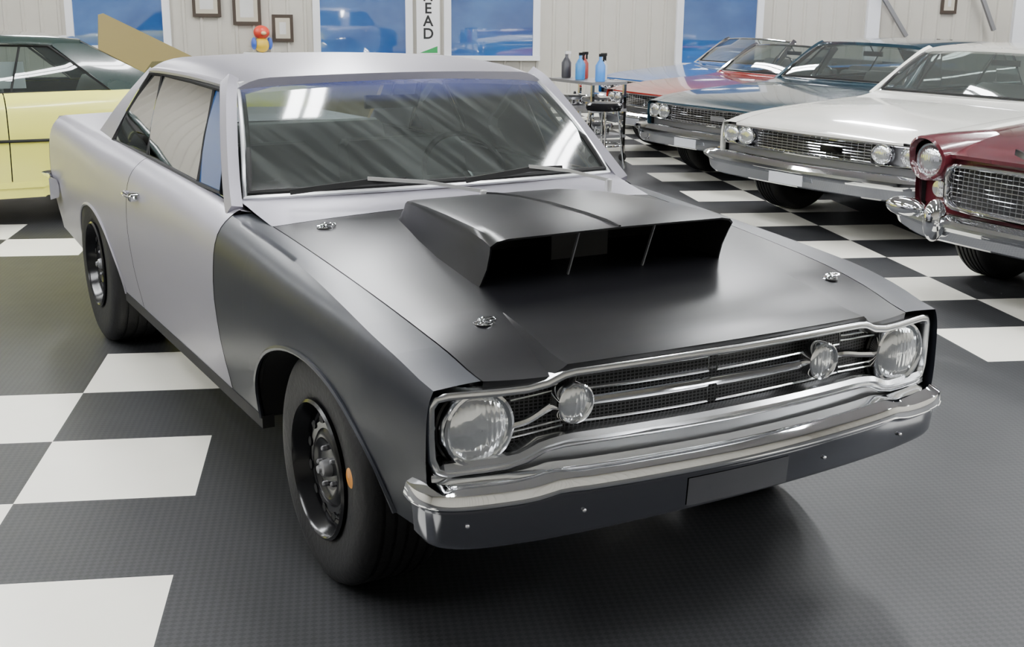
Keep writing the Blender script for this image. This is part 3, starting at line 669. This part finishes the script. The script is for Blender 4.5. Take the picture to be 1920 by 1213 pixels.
def ribwall(name,p0,p1,inward):
    a=Vector(p0);b=Vector(p1); L=(b-a).length; d=(b-a)/L; n=Vector(inward)
    V=[];x=0;F=[];pts=[]
    while x<L:
        for dx,o in ((0,0),(.19,0),(.205,.022),(.235,.022),(.25,0)):
            if x+dx<=L: pts.append((x+dx,o))
        x+=.25
    pts.append((L,0))
    for x,o in pts:
        q=a+d*x+n*o; V.append((q.x,q.y,0)); V.append((q.x,q.y,HC))
    for k in range(len(pts)-1): F.append((2*k,2*k+2,2*k+3,2*k+1))
    o=len(V)
    for p in (a,b):
        q=p-n*.1; V.append((q.x,q.y,0)); V.append((q.x,q.y,HC))
    F.append((o,o+1,o+3,o+2))
    return struct(build(name,[(V,F)],wallm,None,smooth=False))
bn=Vector((sa,-ca,0))
ribwall('wall_back',LT(I0,J0),LT(I1,J0),bn)
ribwall('wall_left',LT(I0,J0),LT(I0,J1),(ca,sa,0))
ribwall('wall_right',LT(I1,J0),LT(I1,J1),(-ca,-sa,0))
ribwall('wall_front',LT(I0,J1),LT(I1,J1),-bn)
c=[LT(I0,J0,HC),LT(I1,J0,HC),LT(I1,J1,HC),LT(I0,J1,HC)]
struct(build('ceiling',[(c,[(0,1,2,3)])],ceilm,None,smooth=False))

def wallbox(i0,i1,z0,z1,d0,d1):
    V=[]
    for i in (i0,i1):
        for d in (d0,d1):
            for z in (z0,z1):
                p=LT(i,J0); V.append((p[0]+bn.x*d,p[1]+bn.y*d,z))
    return V,[(0,1,3,2),(4,6,7,5),(0,4,5,1),(2,3,7,6),(0,2,6,4),(1,5,7,3)]
wg=bpy.data.materials.new('blue_window'); wg.use_nodes=True; nt=wg.node_tree; b=nt.nodes['Principled BSDF']
n=nt.nodes.new('ShaderNodeTexNoise'); n.inputs['Scale'].default_value=1.; n.inputs['Detail'].default_value=3; n.inputs['Distortion'].default_value=.2
tc=nt.nodes.new('ShaderNodeTexCoord'); mp=nt.nodes.new('ShaderNodeMapping'); mp.inputs['Scale'].default_value=(1.2,1.2,1.8); nt.links.new(tc.outputs['Object'],mp.inputs[0]); nt.links.new(mp.outputs[0],n.inputs['Vector'])
r=nt.nodes.new('ShaderNodeValToRGB'); r.color_ramp.elements[0].position=.35; r.color_ramp.elements[0].color=(.014,.060,.20,1); r.color_ramp.elements[1].position=.75; r.color_ramp.elements[1].color=(.035,.12,.31,1)
nt.links.new(n.outputs['Fac'],r.inputs[0]); nt.links.new(r.outputs[0],b.inputs['Base Color']); nt.links.new(r.outputs[0],b.inputs['Emission Color']); b.inputs['Emission Strength'].default_value=.5; b.inputs['Roughness'].default_value=.03; b.inputs['Specular IOR Level'].default_value=1.; b.inputs['Coat Weight'].default_value=1.; b.inputs['Coat IOR'].default_value=2.2
framew=principled('white_window_frame',(.78,.79,.81),0,.4)
for k,(a,bb,z0) in enumerate(((-4.5,-2.2,.95),(1.46,3.78,.82),(4.76,7.06,.82),(10.86,13.04,.72)),1):
    w=.09
    fr=[wallbox(a-w,a+w,z0,2.3,0,.07),wallbox(bb-w,bb+w,z0,2.3,0,.07),wallbox(a-w,bb+w,z0-.07,z0,0,.10),wallbox(a-w,bb+w,2.3,2.38,0,.08)]
    o=build('window_%d'%k,[(q[0],q[1],0) for q in fr]+[(*wallbox(a,bb,z0,2.3,0,.035),1)],None,None,smooth=False,mats=[framew,wg]); struct(o)
for k,(i0,i1) in enumerate(((16.0,16.35),(20.2,20.9)),1):
    struct(build('trim_%d'%k,[wallbox(i0,i1,0,HC,0,.10)],framew,None,smooth=False))
# diagonal steel braces on the wall
def wpt(i,z,d): 
    p=LT(i,J0); return (p[0]+bn.x*d,p[1]+bn.y*d,z)
for k,(ia,za,ib,zb2) in enumerate(((16.1,1.95,17.1,1.15),(19.0,1.95,19.6,1.25)),3):
    struct(build('trim_%d'%k,[sweep([wpt(ia,za,.14),wpt(ib,zb2,.14)],[(-.03,-.03),(.03,-.03),(.03,.03),(-.03,.03)])],M['grey'],None,smooth=False))
frm=principled('dark_wood_frame',(.05,.035,.025),0,.4); mat_=principled('cream_mat',(.5,.46,.36),0,.6); pap=principled('certificate_paper',(.62,.62,.6),0,.6,var=.1)
for i0,i1,z0,z1 in ((-1.56,-.87,1.36,1.85),(-.59,.10,1.25,1.75),(.36,.88,1.01,1.405),(18.1,18.55,1.5,1.9)):
    o=build('picture_frame',[wallbox(i0,i1,z0,z1,.022,.05)],frm,None,smooth=False); o['label']='dark framed certificate hanging on ribbed wall'; o['category']='picture frame'; o['group']='framed certificates on the wall'
    build('picture_mat',[wallbox(i0+.08,i1-.08,z0+.05,z1-.05,.05,.053)],mat_,o,smooth=False)
    build('certificate',[wallbox(i0+.18,i1-.18,z0+.11,z1-.11,.053,.055)],pap,o,smooth=False)
sg=build('wall_sign',[wallbox(3.97,4.56,.84,2.35,.022,.045)],principled('sign_white',(.8,.8,.8),0,.5),None,smooth=False)
sg['label']='tall white sign with black vertical lettering'; sg['category']='sign'
ink=principled('black_ink',(.01,.01,.01),0,.5)
def text(s,i,z,size,par,d=.048,mat=ink,name='lettering'):
    cu=bpy.data.curves.new('t','FONT'); cu.body=s; cu.size=size; cu.align_x='CENTER'; cu.offset=size*.02
    t=bpy.data.objects.new('t',cu); COL.objects.link(t); bpy.context.view_layer.update()
    me=bpy.data.meshes.new_from_object(t); bpy.data.objects.remove(t)
    p=LT(i,J0); mw=Matrix.Translation((p[0]+bn.x*d,p[1]+bn.y*d,z))@Matrix.Rotation(A_,4,'Z')@Matrix.Rotation(math.pi/2,4,'X')
    me.transform(mw); me.materials.append(mat); o=bpy.data.objects.new(name,me); COL.objects.link(o); o.parent=par
for ch_,z in (('H',1.62),('E',1.44),('A',1.255),('D',1.07)): text(ch_,4.265,z,.22,sg)
gt=[LT(4.05,J0,.86),LT(4.5,J0,.86),LT(4.5,J0,.96)]; gt=[(p[0]+bn.x*.048,p[1]+bn.y*.048,p[2]) for p in gt]
build('green_mark',[(gt,[(0,1,2)])],principled('green_ink',(.02,.3,.08),0,.5),sg,smooth=False)
sh=build('wall_shelf',[wallbox(-.35,.55,.83,.86,.022,.28)],framew,None,smooth=False); sh['label']='small white shelf on ribbed wall'; sh['category']='shelf'
p=LT(.1,J0); tp_=(p[0]+bn.x*.15,p[1]+bn.y*.15,.86)
ty=empty('toy',tp_,0,'small red, yellow and blue toy on wall shelf','toy')
for nm,cc,c0,r0 in (('toy_body',(.75,.5,.04),(0,0,.11),(.11,.09,.11)),('toy_head',(.7,.06,.03),(0,0,.29),(.12,.10,.10)),('toy_wing',(.05,.12,.5),(.12,0,.13),(.04,.06,.09)),('toy_wing',(.05,.12,.5),(-.12,0,.13),(.04,.06,.09)),('toy_beak',(.8,.55,.3),(0,-.10,.28),(.04,.06,.03))):
    build(nm,[blob(c0,r0)],principled(nm+'_plastic',cc,0,.35),ty)

lightm=principled('fluorescent_tube',(1,1,1),0,.5,emit=((.97,.985,1.),68.))
fixm=principled('fixture_white',(.8,.8,.8),0,.4)
for i in (-10,-4,2,8,14,20,26):
    for j in (-18,-6.5,-.5,6):
        p=LT(i,j,HC-.35); e=build('ceiling_light',[box(-1.25,1.25,-.22,.22,0,.08)],fixm,None,smooth=False)
        e.location=p; e.rotation_euler=(0,0,A_+math.pi/2); e['label']='white fluorescent ceiling fixture'; e['category']='ceiling light'; e['group']='ceiling light fixtures'
        for a,bb in ((-.17,-.03),(.03,.17)): build('light_tube',[box(-1.2,1.2,a,bb,-.012,-.001)],lightm,e,smooth=False)
        for x in (-1,1): build('hanger',[box(x-.01,x+.01,-.01,.01,.08,.35)],fixm,e,smooth=False)

st=empty('bar_stool',(4.85,7.85,0),.3,'chrome bar stool with round seat','stool')
for k in range(4):
    a=math.pi/4+k*math.pi/2; build('leg',[tube([(.22*math.cos(a),.22*math.sin(a),0.008),(.14*math.cos(a),.14*math.sin(a),.60)],.012)],M['chrome'],st)
build('foot_ring',[tube([(.19*math.cos(t),.19*math.sin(t),.25) for t in [2*math.pi*k/24 for k in range(24)]],.009,True)],M['chrome'],st)
build('seat',[lathe([(.001,.59),(.17,.59),(.18,.61),(.18,.645),(.16,.665),(.001,.67)],(0,0,0),'z',28)],M['wheelblack'],st)
CTX,CTY=5.22,8.75
ct=empty('tool_cart',(CTX,CTY,0),math.pi/2,'steel rolling tool cart with shelves','cart')
for z in (.25,.52,.80): build('shelf',[box(-.45,.45,-.22,.22,z,z+.03)],M['grey'],ct,smooth=False)
for x in (-.43,.43):
    for y in (-.20,.20):
        build('post',[box(x-.015,x+.015,y-.015,y+.015,.07,.80)],M['chrome'],ct,smooth=False)
        build('caster',[lathe([(.001,-.015),(.04,-.015),(.04,.015),(.001,.015)],(x,y,.04),'x',16)],M['rubber'],ct)
bot=[((-.34,.05),(.05,.25,.7),'blue'),((-.18,-.08),(.6,.62,.65),'white'),((.0,.08),(.04,.25,.6),'blue'),((.15,-.06),(.35,.04,.03),'red'),((.34,.04),(.05,.05,.06),'black')]
for (x,y),cc,nm in bot:
    e=build('spray_bottle',[lathe([(.001,0),(.05,0),(.053,.02),(.053,.16),(.03,.2),(.016,.22),(.016,.25),(.001,.25)],(0,0,0),'z',20)],principled(nm+'_plastic_bottle',cc,0,.3),None)
    e.location=(CTX-y,CTY+x,.832); e['label']=nm+' plastic spray bottle on the tool cart'; e['category']='bottle'; e['group']='bottles on the tool cart'
    build('spray_trigger',[box(-.015,.05,-.012,.012,.25,.28),box(.03,.045,-.006,.006,.20,.25)],M['wheelblack'] if nm!='black' else fixm,e,smooth=False)
for k,(x,z) in enumerate(((-.25,.282),(.2,.282),(-.2,.552),(.22,.552))):
    e=build('air_cleaner',[lathe([(.001,0),(.10,0),(.12,.01),(.12,.06),(.16,.07),(.165,.09),(.15,.11),(.06,.12),(.02,.125),(.015,.14),(.001,.14)],(0,0,0),'z',28)],M['chrome'],None)
    e.location=(CTX,CTY+x,z); e['label']='round chrome engine air cleaner on cart shelf'; e['category']='engine part'; e['group']='chrome air cleaners on the cart'

# ================================================================== world and camera
w=bpy.data.worlds.new('world'); bpy.context.scene.world=w; w.use_nodes=True
w.node_tree.nodes['Background'].inputs[0].default_value=(.6,.65,.7,1); w.node_tree.nodes['Background'].inputs[1].default_value=.3
az,pit,roll,f=.521,.262,.010,2.258
fw=Vector((math.sin(az)*math.cos(pit),math.cos(az)*math.cos(pit),-math.sin(pit))); r=Vector((math.cos(az),-math.sin(az),0)); u=r.cross(fw)
c_,s_=math.cos(roll),math.sin(roll); r2=r*c_+u*s_; u2=-r*s_+u*c_
cam=bpy.data.cameras.new('camera'); cam.sensor_width=36; cam.lens=f*1000/1920*36; cam.clip_end=100
co=bpy.data.objects.new('camera',cam); COL.objects.link(co)
m=Matrix((r2,u2,-fw)).transposed().to_4x4(); m.translation=(-1.969,-2.235,1.637); co.matrix_world=m
bpy.context.scene.camera=co
